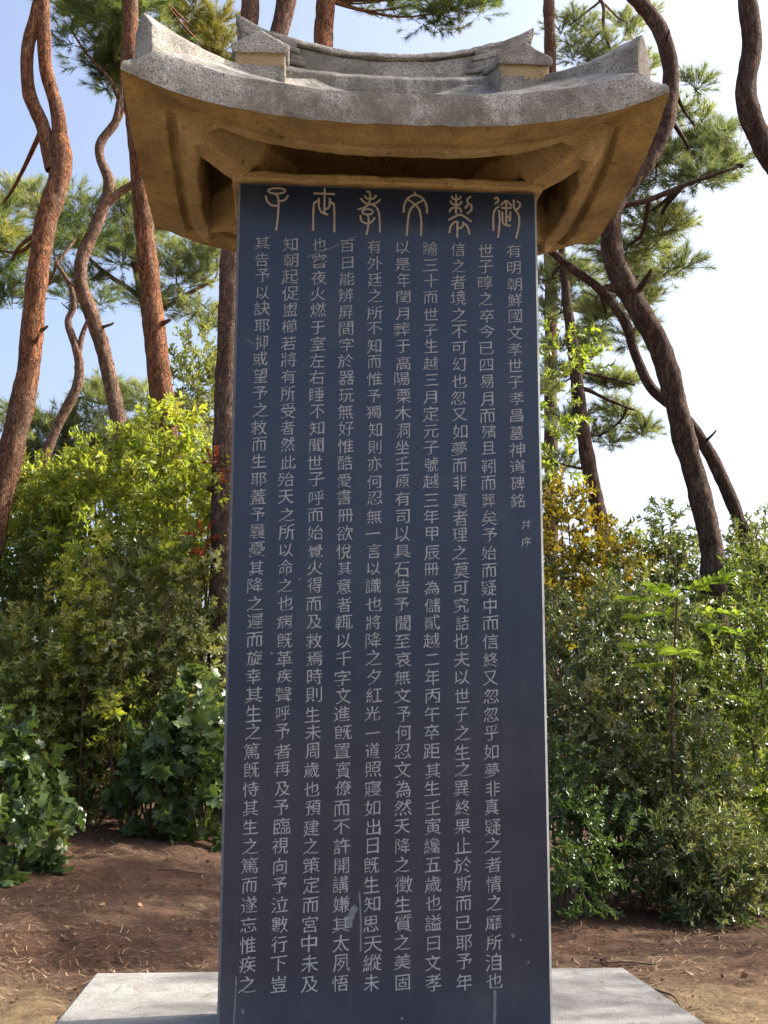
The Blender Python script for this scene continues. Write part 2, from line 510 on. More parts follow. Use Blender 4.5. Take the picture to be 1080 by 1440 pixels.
def make_ridges():
    # main ridge along x, its top line sagging between the ends, a thin capping stone above
    xs = np.linspace(-.33, .33, 15)
    sag = lambda x: .055*(abs(x)/.33)**2.2
    path = [(x, .15, 2.466) for x in xs]
    sec = [[(-.055, 0), (.055, 0), (.050, .105+sag(x)), (-.050, .105+sag(x))] for x in xs]
    link('main_ridge', sweep(path, sec, .004, 3), M_gran, roof)
    for y0 in (.055, .245):
        pr = [(x, y0, 2.436+.4*sag(x)) for x in np.linspace(-.29, .29, 13)]
        link('ridge_base_course', sweep(pr, [[(-.045, -.06), (.045, -.06), (.045, .03), (.022, .052), (-.022, .052), (-.045, .03)]]*13, .004, 80), M_gran, roof)
    sec = [[(-.064, .108+sag(x)), (.064, .108+sag(x)), (.058, .126+sag(x)), (.0, .136+sag(x)), (-.058, .126+sag(x))] for x in xs]
    link('ridge_cap', sweep(path, sec, .006, 9), M_gran, roof)
    for sx in (-1, 1):
        for sy in (-1, 1):
            # descending ridge: house shaped section, blunt front end
            ys = np.linspace(-.142, .10, 8)
            path = []; sec = []
            for q, yy in enumerate(ys):
                y = yy if sy < 0 else .3-yy
                zz = float(top_z(sx*.345, -.142)[0]) + .36*(yy+.142)*1.15 + .25*max(0, yy)**1.5
                path.append((sx*.345, y, zz))
                w = .065
                sec.append([(-w, -.03), (w, -.03), (w, .072), (0, .108), (-w, .072)])
            cop = [[(-.073, .062), (.073, .062), (.074, .084), (.03, .108), (0, .127), (-.03, .108), (-.074, .084)]]*len(path)
            pc = [(p[0], p[1]+(-.011 if sy < 0 else .011)*(i == 0), p[2]) for i, p in enumerate(path)]
            link('ridge_coping', sweep(pc, cop, .003, 70+sx), M_gran, roof)
            e = link('descending_ridge', sweep(path, sec, .003, 20+sx), [M_gran, M_ring], roof)
            for p in e.data.polygons:
                c = p.center
                if abs(p.normal.y) > .9 and abs(c.y-(path[0][1])) < .012 and c.z > path[0][2]+.030: p.material_index = 1
            # corner ridge, tall at the eave corner and dying into the roof by the descending ridge
            a = np.array([sx*.395, -.085]); b = np.array([sx*.628, -.272])
            if sy > 0: a[1] = .3-a[1]; b[1] = .3-b[1]
            path = []; sec = []
            for q in np.linspace(0, 1, 9):
                p = a*(1-q)+b*q
                z = float(top_z(p[0], p[1])[0])
                h = .045 + .055*q**1.7; w = .046-.004*q
                path.append((p[0], p[1], z)); sec.append([(-w, -.04), (w, -.04), (w*.92, h*.55), (.004, h), (-w*.92, h*.5)])
            link('corner_ridge', sweep(path, sec, .004, 30+sx), M_gran, roof)
        # ridge-end tile: a stack of thin curved courses, sweeping up and outwards
        for k in range(5):
            path = []; sec = []
            for q in np.linspace(0, 1, 9):
                x = sx*(.250+.172*q-.008*k); z = 2.610+.058*q+.024*q*q-.025*k*(.75+.25*q)
                path.append((x, .15, z)); w = .062+.004*(k % 2)-.002*k
                th = .017+.010*q
                sec.append([(-w, -th), (w, -th), (w, 0), (-w, 0)])
            link('ridge_end_tile', sweep(path, sec, .002, 50+k, sub=1), M_gran, roof)
make_ridges()

# ---------------------------------------------------------------- inscription
COLS = [
 (.335, "有明朝鮮國文孝世子孝昌墓神道碑銘"),
 (.259, "世子㬀之卒今已四易月而殯且靷而葬矣予始而疑中而信終又忽忽乎如夢非真疑之者情之靡所洎也"),
 (.1852, "信之者境之不可幻也忽又如夢而非真者理之莫可究詰也夫以世子之生之異終果止於斯而已耶予年"),
 (.1115, "踰三十而世子生越三月定元子號越三年甲辰冊為儲貳越二年丙午卒距其生壬寅纔五歲也謚曰文孝"),
 (.0377, "以是年閏月葬于高陽栗木洞坐壬原有司以具石告予聞至哀無文予何忍文為然天降之徵生質之美固"),
 (-.036, "有外廷之所不知而惟予獨知則亦何忍無一言以識也將降之夕紅光一道照寢如出日旣生知思天縱未"),
 (-.1098, "百日能辨屏間字於器玩無好惟酷愛書冊欲悅其意者輒以千字文進旣置賓僚而不許開講嫌其太夙悟"),
 (-.1836, "也嘗夜火燃于室左右睡不知聞世子呼而始覺火得而及救焉時則生未周歲也預建之策定而宮中未及"),
 (-.2573, "知朝起促盥櫛若將有所受者然此殆天之所以命之也病旣革疾聲呼予者再及予臨視向予泣數行下豈"),
 (-.331, "其告予以訣耶抑或望予之救而生耶蓋予曩憂其降之遲而旋幸其生之篤旣恃其生之篤而遂忘惟疾之"),
]
Z_FIRST, Z_STEP = 1.976, 1.852/41

def glyphs():
    chars = sorted(set("".join(s for _, s in COLS)+"幷序"))
    tmp = {}
    for ch in chars:
        cu = bpy.data.curves.new('glyph', 'FONT'); cu.body = ch; cu.resolution_u = 3
        o = bpy.data.objects.new('glyph', cu); C.objects.link(o); tmp[ch] = o
    dgp = bpy.context.evaluated_depsgraph_get(); dgp.update()
    out = {}
    for ch, o in tmp.items():
        me = bpy.data.meshes.new_from_object(o.evaluated_get(dgp))
        V = np.array([v.co[:2] for v in me.vertices]); F = [tuple(p.vertices) for p in me.polygons]
        # brush weight: uprights swell, level strokes thin, stroke ends uneven
        cnt = {}
        for f in F:
            for a, b in zip(f, f[1:]+f[:1]): cnt[(a, b)] = cnt.get((a, b), 0)+1
        N = np.zeros((len(V), 2))
        for a, b in cnt:
            if (b, a) in cnt: continue
            t = V[b]-V[a]; l = np.linalg.norm(t)
            if l > 1e-9: N[a] += np.array([t[1], -t[0]])/l; N[b] += np.array([t[1], -t[0]])/l
        ln = np.linalg.norm(N, axis=1)[:, None]; N = N/np.maximum(ln, 1e-6)
        key = np.concatenate([V, np.full((len(V), 1), ord(ch) % 97)], 1)
        swell = -.009+.010*np.abs(N[:, 0])-.013*np.abs(N[:, 1])+.018*vnoise(key, 9, 3)+.012*sstep(V[:, 0], .3, .9)*np.abs(N[:, 1])
        V = V+N*swell[:, None]
        out[ch] = (V, F); bpy.data.meshes.remove(me)
        cu = o.data; bpy.data.objects.remove(o); bpy.data.curves.remove(cu)
    return out

def make_inscription():
    G = glyphs()
    def put(V, F, ch, x, z, size):
        gv, gf = G[ch]
        c = (gv.max(0)+gv.min(0))/2
        p = gv-c
        c0 = np.array([.5, .38]); p = gv-(c0*.35+c*.65)
        # brush-written regular script: horizontals climb to the right, right-hand strokes swell and drop
        p = p.copy()
        p[:, 0] *= .98+.05*rng.standard_normal(); p[:, 1] *= .97+.04*rng.standard_normal()
        p[:, 1] += .11*p[:, 0] - .10*np.clip(p[:, 0], 0, 1)*np.clip(-p[:, 1]-.1, 0, 1)
        p[:, 0] += .05*p[:, 1]**2*np.sign(p[:, 0])
        p += .012*np.stack([np.sin(9*p[:, 1]+x*50+z*31), np.sin(8*p[:, 0]+x*70+z*17)], 1)
        b = len(V)
        for q in p:
            V.append((x+q[0]*size, -.0008, z+q[1]*size))
        for f in gf: F.append(tuple(b+i for i in f))
    for x, s in COLS:
        V = []; F = []
        for i, ch in enumerate(s):
            put(V, F, ch, x+.0012*rng.standard_normal(), Z_FIRST-i*Z_STEP+.001*rng.standard_normal(), .0425)
        if x > .33:
            for k, ch in enumerate("幷序"):
                put(V, F, ch, x+.020, Z_FIRST-(16.35+k)*Z_STEP, .027)
        me = bpy.data.meshes.new('inscription_column'); me.from_pydata(V, [], F)
        # glyph faces must look out of the slab, towards -y
        link('inscription_column', me, M_text, slab)
make_inscription()

def catmull(pts, per=6):
    P = [np.array(p, float) for p in pts]
    if len(P) < 3: return P
    out = []
    for i in range(len(P)-1):
        p0 = P[max(i-1, 0)]; p1 = P[i]; p2 = P[i+1]; p3 = P[min(i+2, len(P)-1)]
        for k in range(per):
            t = k/per
            out.append(.5*((2*p1)+(-p0+p2)*t+(2*p0-5*p1+4*p2-p3)*t*t+(-p0+3*p1-3*p2+p3)*t**3))
    out.append(P[-1]); return out

def ring_pts(cx, cy, rx, ry): return [(cx+rx*math.cos(a), cy+ry*math.sin(a)) for a in np.linspace(0, 2*math.pi, 13)]

SEALS = [
 (0, [ring_pts(190, 98, 62, 20), [(178, 118), (200, 150), (203, 200), (198, 290), (185, 385)], [(110, 132), (120, 170), (150, 200), (198, 208)], [(205, 172), (245, 165), (273, 130)]]),
 (0, [[(455, 115), (612, 120)], [(537, 75), (534, 265)], [(453, 387), (457, 210), (472, 178), (500, 167)], [(607, 397), (605, 215), (592, 185), (570, 172)], [(494, 150), (496, 210), (515, 252), (562, 270)], [(573, 148), (572, 200), (558, 225), (538, 226)]]),
 (0, [[(838, 102), (860, 104), (866, 145), (857, 192)], [(825, 128), (845, 152), (888, 152), (910, 124)], [(795, 150), (825, 180), (860, 192), (905, 186), (938, 157)], [(858, 192), (822, 218), (776, 230)], [(858, 192), (905, 210), (930, 265), (937, 397)], ring_pts(848, 248, 38, 20), [(850, 268), (855, 330), (838, 417)], [(795, 272), (802, 312), (835, 332), (875, 322), (900, 288)]]),
 (1, [[(75, 240), (82, 180), (110, 137), (153, 120), (200, 137), (230, 182), (238, 246)], [(153, 97), (153, 120)], [(105, 150), (155, 187), (184, 225), (197, 300), (195, 405)], [(210, 155), (155, 187), (120, 225), (105, 300), (97, 402)]]),
 (1, [[(438, 116), (437, 247)], [(405, 125), (420, 147), (455, 147), (473, 127)], [(398, 158), (415, 183), (462, 183), (477, 160)], [(391, 237), (405, 212), (438, 204), (465, 214), (475, 240)], [(540, 128), (514, 150), (522, 175), (542, 190), (542, 222), (513, 247)], [(520, 182), (500, 212)], [(385, 292), (425, 270), (465, 255), (505, 275), (545, 305)], [(391, 382), (400, 335), (425, 308), (452, 304)], [(447, 300), (446, 414)], [(486, 303), (485, 330), (468, 348), (448, 346)], [(485, 312), (515, 337), (531, 394)]]),
 (1, [[(700, 145), (722, 136), (728, 160), (704, 179)], [(735, 198), (708, 216), (695, 262), (696, 364)], [(733, 222), (738, 300), (728, 414)], [(745, 192), (768, 167), (783, 158), (800, 168), (822, 196)], [(750, 207), (820, 207)], [(783, 160), (783, 326)], [(757, 235), (758, 298), (775, 325), (815, 329)], [(812, 233), (808, 300)], [(783, 268), (807, 268)], [(835, 150), (838, 212), (864, 212), (880, 182), (856, 160)], [(838, 212), (868, 258), (872, 325), (850, 420)]]),
]

def ribbon(pts, w, V, F, yoff=-.0008, taper=True):
    n = len(pts)
    b = len(V)
    for i, p in enumerate(pts):
        a = pts[max(0, i-1)]; c = pts[min(n-1, i+1)]
        t = np.array([c[0]-a[0], c[1]-a[1]]); t = t/(np.linalg.norm(t)+1e-9)
        ww = w*(1+.12*math.sin(i*1.7))
        V.append((p[0]-t[1]*ww/2, yoff, p[1]+t[0]*ww/2)); V.append((p[0]+t[1]*ww/2, yoff, p[1]-t[0]*ww/2))
    for i in range(n-1):
        F.append((b+2*i, b+2*i+2, b+2*i+3, b+2*i+1))

def make_seals():
    for crop, strokes in SEALS:
        V = []; F = []
        for k, s in enumerate(strokes):
            pts = []
            for zx, zy in s:
                px, py = (350+zx/5.143, 250+zy/5.143) if crop == 0 else (550+zx/4.909, 250+zy/4.909)
                w = at(px, py, 0); pts.append((w[0], w[2]))
            pts = catmull(pts)
            ribbon(pts, .0052, V, F, -.0008-.00012*k)
        me = bpy.data.meshes.new('seal_character'); me.from_pydata(V, [], F)
        link('seal_character', me, M_seal, slab)
    marks = [([(491, 1304), (493, 1292), (498, 1280), (502, 1275)], 9), ([(506, 1255), (508, 1290), (508, 1338)], 2.2),
             ([(333, 1374), (332, 1405), (329, 1452)], 2.0), ([(697, 1392), (697, 1420), (696, 1454)], 3.6),
             
             ([(346, 478), (352, 482), (355, 486)], 1.6), ([(430, 362), (465, 348), (500, 332)], 1.5), ([(342, 1420), (343, 1426)], 3), ([(720, 1316), (724, 1314)], 4), ([(743, 1352), (745, 1353)], 4), ([(732, 1320), (734, 1322)], 3), ([(566, 1430), (567, 1434)], 3), ([(419, 814), (422, 816)], 3), ([(380, 918), (383, 920)], 3), ([(660, 1375), (664, 1376)], 2.5)]
    for pts, w in marks:
        V = []; F = []
        q = [at(a, b, 0) for a, b in pts]
        ribbon(catmull([(p[0], p[2]) for p in q], 4), w*pxm(0), V, F, -.0004)
        me = bpy.data.meshes.new('scratch'); me.from_pydata(V, [], F)
        link('scratch', me, M_scr, slab)
make_seals()

# ---------------------------------------------------------------- trees
def tube(pts, radii, seg=14, per=8, rough=.08, seed=0, cap=True):
    P = np.array(catmull(pts, per)); R = np.array([float(r) for r in np.interp(np.linspace(0, 1, len(P)), np.linspace(0, 1, len(radii)), radii)])
    T = np.gradient(P, axis=0); T /= np.linalg.norm(T, axis=1)[:, None]
    ref = np.array([0.31, .95, 0.05]); V = []
    A = np.cross(T, ref); A /= np.linalg.norm(A, axis=1)[:, None]; B = np.cross(T, A)
    ang = np.linspace(0, 2*math.pi, seg, endpoint=False)
    V = P[:, None, :] + R[:, None, None]*(np.cos(ang)[None, :, None]*A[:, None, :] + np.sin(ang)[None, :, None]*B[:, None, :])
    flat = V.reshape(-1, 3)
    nz = fbm(flat, 5, 3, seed)
    c = np.repeat(P, seg, 0)
    nz = nz+.55*fbm(flat*np.array([1, 1, .5]), 22, 3, seed+5)
    flat = c+(flat-c)*(1+rough*2*nz[:, None])
    n = len(P); i = np.arange(n-1)[:, None]*seg+np.arange(seg)[None, :]; j = np.arange(n-1)[:, None]*seg+((np.arange(seg)+1) % seg)[None, :]
    F = np.stack([i, j, j+seg, i+seg], -1).reshape(-1, 4)
    return flat, F

def join(parts):
    V = []; F = []; b = 0
    for v, f in parts:
        V.append(v); F.append(np.asarray(f)+b); b += len(v)
    return np.concatenate(V), np.concatenate(F)

def rotmats(dirs, spin):
    """frames whose z axis is dirs, spun by spin"""
    z = dirs/np.linalg.norm(dirs, axis=1)[:, None]
    up = np.where(np.abs(z[:, 2:3]) > .95, np.array([[1., 0, 0]]), np.array([[0, 0, 1.]]))
    x = np.cross(up, z); x /= np.linalg.norm(x, axis=1)[:, None]; y = np.cross(z, x)
    c = np.cos(spin)[:, None]; s = np.sin(spin)[:, None]
    return np.stack([x*c+y*s, -x*s+y*c, z], 2)

def scatter(tv, tf, tr, pos, dirs, scale, spin, tone):
    """copies of one template at many places: merged arrays"""
    M = rotmats(dirs, spin); k = len(tv)
    V = np.einsum('nij,kj->nki', M, tv)*scale[:, None, None] + pos[:, None, :]
    n = len(pos)
    F = (np.asarray(tf)[None]+(np.arange(n)*k)[:, None, None]).reshape(-1, np.asarray(tf).shape[1])
    A = np.clip(tone[:, None]+tr[None, :], 0, 1)
    return V.reshape(-1, 3), F, A.ravel()

def tuft_template(seed, n=46, L=.11, twig=.13):
    g = np.random.default_rng(seed); V = []; F = []; A = []
    for i in range(n):
        s = g.random()**.7; base = np.array([0, 0, -.03+twig*s])
        th = g.random()*2*math.pi; sp = .35+.85*(1-s)*g.random()+.25*g.random()
        d = np.array([math.cos(th)*math.sin(sp), math.sin(th)*math.sin(sp), math.cos(sp)])
        tip = base+d*L*(.7+.5*g.random()); side = np.cross(d, g.standard_normal(3)); side /= np.linalg.norm(side)
        w = .0028
        b = len(V); V += [base-side*w, base+side*w, tip]; F.append((b, b+1, b+2)); A += [g.normal(0, .12)]*3
    w = .005; b = len(V)
    V += [np.array([-w, 0, -.12]), np.array([w, 0, -.12]), np.array([0, 0, twig])]; F.append((b, b+1, b+2)); A += [-.6]*3
    return np.array(V), np.array(F), np.array(A)
TUFTS = [tuft_template(s) for s in (1, 2, 3)]

def pine_pad(c, rx, ry, rz, n, scale=1.0, tone=.5):
    """one flattened cloud of needle tufts"""
    out = []
    # sub clumps keep the outline uneven, with gaps
    k = max(4, int(n/16)); u = rng.standard_normal((k, 3)); u /= np.linalg.norm(u, axis=1)[:, None]
    cl = u*(rng.random((k, 1))**.45)*np.array([rx, ry, rz])
    which = rng.integers(0, k, n)
    sz = (.22+.16*rng.random(k))*min(1.2, max(rx, .3))
    q = rng.standard_normal((n, 3))
    loc = cl[which] + q*sz[which][:, None]*np.array([.8, .8, .34])
    dirs = q*np.array([1, 1, .5]) + np.array([0, 0, .75]) + .4*cl[which]/max(rx, .1)
    tn = tone + .20*rng.standard_normal(k)[which] + .08*rng.standard_normal(n)
    tmpl = rng.integers(0, 3, n)
    for i in range(3):
        mk = tmpl == i
        if mk.any():
            tv, tf, tr = TUFTS[i]
            out.append(scatter(tv, tf, tr, np.asarray(c)+loc[mk], dirs[mk], scale*(.8+.5*rng.random(mk.sum())), rng.random(mk.sum())*6.3, tn[mk]))
    return out, np.asarray(c)+cl

def merge(lst):
    V = []; F = []; A = []; b = 0
    for v, f, a in lst:
        V.append(v); F.append(f+b); A.append(a); b += len(v)
    return np.concatenate(V), np.concatenate(F), np.concatenate(A)

M_needle = leafmat('pine_needles', [(0, (.045, .07, .032)), (.45, (.105, .15, .062)), (.8, (.17, .215, .085)), (1, (.25, .25, .10))], .5, .48, .35, 1.5)
M_needle_y = leafmat('yellow_green_pine_needles', [(0, (.06, .075, .02)), (.5, (.15, .16, .04)), (1, (.26, .24, .06))], .5, .4, .35, 1.3)
M_needle_f = leafmat('bluish_pine_needles', [(0, (.10, .13, .085)), (.5, (.17, .21, .12)), (1, (.26, .28, .15))], .6, .48, .3, 1.5)
M_bark_red = bark('red_pine_bark', (.10, .062, .046), (.25, .105, .050), .8, 4.6)
M_bark_brown = bark('brown_pine_bark', (.10, .065, .05), (.17, .085, .06), 1.5, 6.5)
M_bark_pale = bark('pale_pine_bark', (.21, .135, .10), (.23, .13, .09), 1.0, 5.0)
M_bark_plum = bark('plum_brown_pine_bark', (.062, .045, .038), (.088, .048, .038), 1.0, 5.0)

def pine(label, Y, trunk, widths, mat, limbs=(), pads=(), needle=None, density=1.0, foot=True, tscale=1.0, group='red pines behind the stele', shade_pads=()):
    """trunk / limbs: photograph pixels at depth Y (third number: depth offset); pads: (px, py, rx, ry, depth offset)"""
    W = lambda p: at(p[0], p[1], Y+(p[2] if len(p) > 2 else 0))
    pts = [W(p) for p in trunk]
    wid = [w*pxm(Y)/2 for w in widths]
    if foot:
        b = pts[0].copy(); dirv = pts[0]-pts[1]; dirv = dirv/abs(dirv[2])
        gz = float(ground_z(b[0], b[1]))
        if b[2] > gz:
            k = b[2]-gz+.1; pts = [b+dirv*k*.9+np.array([0, 0, -k*.1])] + pts; wid = [wid[0]*1.18]+wid
    root = empty('pine_tree', tuple(float(q) for q in pts[0]), label, 'pine tree', group)
    v, f = tube(pts, wid, 26, 22, .085, len(label))
    link('trunk', mesh_np('trunk', v, f, True), mat, root)
    for k in range(2):      # broken stubs of shed branches
        i = rnd.uniform(.25, .92)*(len(pts)-1); j = int(i); p = pts[j]*(1-i+j)+pts[min(j+1, len(pts)-1)]*(i-j)
        w = float(np.interp(i, range(len(wid)), wid)); a_ = rnd.uniform(0, 6.3); dv = np.array([math.cos(a_), -abs(math.sin(a_)), rnd.uniform(.1, .7)])
        q1 = p+dv*w*.6; q2 = p+dv*(w+rnd.uniform(.03, .12)); q3 = q2+dv*rnd.uniform(.01, .06)+np.array([0, 0, .01])
        v, f = tube([q1, q2, q3], [w*.30, w*.17, w*.10], 8, 4, .12, k)
        link('branch_stub', mesh_np('branch_stub', v, f, True), mat, root)
    for lp, lw in limbs:
        v, f = tube([W(p) for p in lp], [w*pxm(Y)/2 for w in lw], 12, 8, .08, len(lp))
        link('limb', mesh_np('limb', v, f, True), mat, root)
    if pads:
        lst = []; tw = []
        allp = np.array([W(p) for p in trunk] + [W(p) for lp, _ in limbs for p in lp])
        items = []
        for p in pads:
            dz = p[4] if len(p) > 4 else 0
            m = pxm(Y+dz); items.append((at(p[0], p[1], Y+dz), p[2]*m, p[3]*m, p[5] if len(p) > 5 else .5))
        for p in shade_pads: items.append((np.array(p[:3], float), p[3], p[4], .5))
        for c, rx, rz, tone in items:
            n = int(density*.78*(60+330*rx*rz*2.2)); n = min(n, 420)
            o, cl = pine_pad(c, rx, max(.4, rx*.8), rz, n, tscale, tone); lst += o
            # a bough from the nearest wood to the pad, and twigs to its clumps
            j = np.argmin(np.linalg.norm(allp-c, axis=1)); a = allp[j]
            dist = np.linalg.norm(a-c)
            mid = (a+c)/2+np.array([rnd.uniform(-.1, .1), rnd.uniform(-.1, .1), -.06*dist+rnd.uniform(-.08, .08)])
            tw = [];  tw.append(tube([a, mid, c], [min(.035, .012+.012*dist), .016, .008], 7, 5, .1))
            for q in cl[::3]:
                mm = (c+q)/2+np.array([0, 0, -.03]); tw.append(tube([c, mm, q], [.008, .006, .003], 5, 3, .05))
            v, f = join(tw); link('bough', mesh_np('bough', v, f, True), mat, root)
        v, f, a = merge(lst); link('crown', mesh_np('crown', v, f, False, a), needle or M_needle, root)
    return root

def build_pines():
    pine('thick forked reddish pine at the left edge of the photo', 8.0,
         [(-6, 720), (14, 640), (38, 520), (47, 420), (62, 320), (84, 235), (80, 195)], [40, 37, 33, 30, 31, 31, 29], M_bark_red,
         [([(72, 240), (58, 180), (38, 130), (36, 70), (48, 20), (62, -60), (60, -160)], [23, 21, 20, 19, 19, 17, 13]),
          ([(84, 230), (78, 160), (62, 100), (58, 40), (54, -10), (30, -80), (10, -180)], [24, 22, 20, 20, 19, 16, 11])],
         [(60, -190, 120, 45), (-20, -240, 110, 50), (130, -260, 100, 45), (-30, 310, 80, 40, 1.2, .8), (-20, 350, 70, 32, 1.4, .85), (15, 372, 40, 20, 1.2, .7)], density=.8)
    pine('slender wavy pale pine with a dark crown left of the roof', 9.6,
         [(176, 660), (166, 600), (150, 520), (130, 450), (113, 405), (113, 365), (132, 320), (146, 285), (150, 255), (138, 222), (140, 200), (160, 172), (166, 140)], [24, 23, 22, 21, 21, 20, 19, 18, 16, 14, 14, 12, 10], M_bark_pale,
         [([(146, 290), (166, 272), (186, 258), (205, 235)], [13, 12, 11, 7]),
          ([(166, 145), (150, 110), (120, 78), (98, 45)], [7, 5, 4, 3]), ([(166, 142), (168, 90), (160, 40)], [7, 5, 3]), ([(164, 170), (178, 140), (186, 100), (180, 60)], [8, 6, 4, 3])],
         [(150, 45, 75, 40, 0, .4), (180, 85, 45, 35, .2, .4), (115, 15, 60, 32, .3, .45), (170, 0, 60, 35, -.3, .45), (150, 100, 28, 26, .2, .35)], density=1.5)
    pine('thin pale crooked sapling pine leaning between two thicker left trunks', 12.5,
         [(55, 680), (64, 640), (84, 590), (104, 552), (110, 520), (105, 490), (94, 455), (102, 430), (96, 402), (78, 372)], [15, 15, 14, 14, 13, 12, 10, 9, 7, 5], M_bark_pale,
         [([(107, 520), (112, 480), (122, 452), (130, 440)], [9, 8, 6, 4])],
         [(70, 345, 55, 22, .5, .35), (30, 420, 55, 22, .6, .3), (110, 330, 45, 20, .4, .4), (120, 420, 40, 16, .8, .3)], density=.9)
    pine('straight red pine rising behind the left end of the roof', 8.8,
         [(236, 640), (228, 560), (215, 450), (202, 340), (194, 240), (183, 130), (180, 20), (176, -120)], [32, 31, 30, 29, 28, 27, 26, 20], M_bark_red,
         [], [(180, -170, 130, 50), (120, -210, 90, 40), (260, -190, 110, 45), (275, 45, 55, 40, 3.0, .75), (240, 10, 55, 35, 3.0, .7), (300, 80, 40, 32, 3.0, .8), (270, 90, 45, 25, 3.1, .6)], M_needle_y, 1.1)
    pine('dark brown pine directly left of the black slab', 7.4,
         [(312, 800), (312, 700), (316, 560), (322, 400), (328, 300), (338, 120), (350, 0), (356, -120)], [34, 33, 32, 31, 30, 28, 26, 18], M_bark_brown,
         [([(334, 200), (372, 100), (398, 10), (402, -60), (395, -160)], [24, 26, 30, 28, 18])],
         [(360, -180, 120, 45), (440, -210, 100, 45)], density=.8)
    pine('red pine trunk showing above the roof between its left ridge block and centre', 12.0,
         [(440, 900), (442, 600), (446, 300), (452, 60), (455, 0), (452, -130)], [32, 32, 32, 31, 29, 20], M_bark_red, [],
         [(590, 5, 55, 26, .2, .35), (640, 12, 48, 28, .3, .45), (545, 0, 50, 20, .2, .35), (665, -20, 40, 30, .3, .45)], density=1.1)
    pine('thin dark pine trunk above the right ridge block', 14.0,
         [(775, 900), (773, 500), (771, 100), (768, -10), (766, -110)], [20, 19, 18, 17, 12], M_bark_brown,
         [([(768, -30), (800, -20), (842, 0), (846, 40), (858, 75)], [9, 7, 6, 5, 3])],
         [(805, 30, 45, 35, .3, .45), (850, 85, 45, 25, .3, .45), (880, 30, 40, 30, .5, .5), (815, 80, 36, 22, .5, .5), (910, 95, 40, 25, .4, .5)], M_needle_f, .9)
    pine('thick dark leaning pine curving behind the right end of the roof', 7.0,
         [(1003, 830), (1000, 770), (982, 690), (962, 620), (945, 550), (920, 475), (880, 405), (862, 365), (856, 310), (872, 270), (915, 215), (936, 160), (940, 95), (925, 40), (896, 2), (860, -40), (840, -130)],
         [37, 35, 34, 34, 34, 35, 34, 32, 30, 28, 27, 27, 26, 25, 25, 22, 16], M_bark_plum,
         [([(866, 290), (910, 280), (958, 260), (1000, 245), (1040, 232)], [10, 9, 8, 6, 3])],
         [(950, 150, 45, 30, .8, .35), (985, 190, 48, 26, .9, .35), (1030, 218, 40, 18, .6, .2), (960, 215, 55, 24, 1.0, .4), (920, 250, 50, 24, .9, .5), (985, 245, 40, 15, .4, .2), (905, 300, 42, 20, 1.0, .55), (930, 330, 40, 18, 1., .5), (880, 345, 35, 20, 1., .55)], M_needle_f, 1.25)
    pine('thin pine crossing behind the thick leaning right trunk', 8.3,
         [(1066, 830), (1052, 770), (1022, 690), (990, 625), (955, 580), (915, 545), (893, 500), (876, 450), (840, 405), (800, 375), (770, 350)],
         [22, 21, 20, 19, 17, 15, 15, 15, 14, 13, 11], M_bark_plum, [],
         [(885, 420, 40, 18, .6, .4), (905, 385, 42, 18, .5, .45), (930, 375, 32, 14, .5, .5), (850, 440, 30, 12, .5, .4), (880, 470, 26, 10, .5, .35)], M_needle_f, 1.0)
    pine('mid distance slim grey pine just right of the slab', 12.0,
         [(856, 800), (845, 740), (828, 660), (815, 580), (806, 500), (796, 430), (790, 370), (785, 320)], [24, 23, 22, 20, 18, 15, 12, 8], M_bark_plum,
         [([(808, 545), (826, 548), (850, 560), (880, 572)], [8, 7, 5, 3]), ([(806, 520), (850, 530), (890, 540)], [6, 4, 3])],
         [(885, 580, 40, 16, .3, .45), (855, 545, 30, 12, .4, .45), (905, 600, 24, 12, .2, .4), (785, 440, 44, 24, .4, .4), (780, 390, 44, 26, .3, .4), (830, 390, 42, 20, .5, .4), (835, 435, 30, 16, .6, .45), (810, 480, 34, 18, .6, .45), (845, 610, 30, 14, .4, .4), (820, 340, 40, 20, .5, .4), (870, 540, 28, 10, .3, .45), (800, 600, 36, 20, .6, .3), (780, 650, 30, 18, .5, .3), (830, 480, 30, 14, .5, .4), (785, 540, 30, 20, .6, .4)], M_needle_f, 1.0)
    pine('dark pine curving along the right edge of the photo', 5.6,
         [(1190, 560), (1150, 400), (1104, 262), (1072, 205), (1052, 160), (1046, 120), (1054, 60), (1048, 0), (1030, -110)], [42, 40, 38, 37, 35, 33, 32, 31, 24], M_bark_plum,
         [([(1048, -20), (1100, -80), (1200, -160), (1320, -200)], [22, 20, 18, 10]), ([(1110, 270), (1200, 190), (1330, 110)], [20, 18, 10])],
         [(1380, 80, 150, 45, .2), (1480, 20, 150, 60, .5), (1330, 230, 110, 50, .8), (1520, 200, 120, 60, .3), (1450, 330, 120, 50, -.4), (1330, 330, 100, 40, -1.2), (1420, 160, 120, 50, -1.3)], density=.9,
         shade_pads=[(6.2, 1.2, 5.2, 1.0, .4), (5.4, 2.6, 4.7, .9, .4), (7.2, 2.4, 6.0, 1.0, .4), (6.6, 3.8, 5.2, 1.0, .4), (5.6, .2, 5.0, .9, .35), (6.4, .9, 7.6, .9, .35), (5.3, 1.3, 7.2, .8, .3), (6.8, 0.0, 6.2, .8, .3), (7.4, 4.6, 4.6, 1.0, .4)])  # unseen pads added off to the right to shade plinth, ground and roof
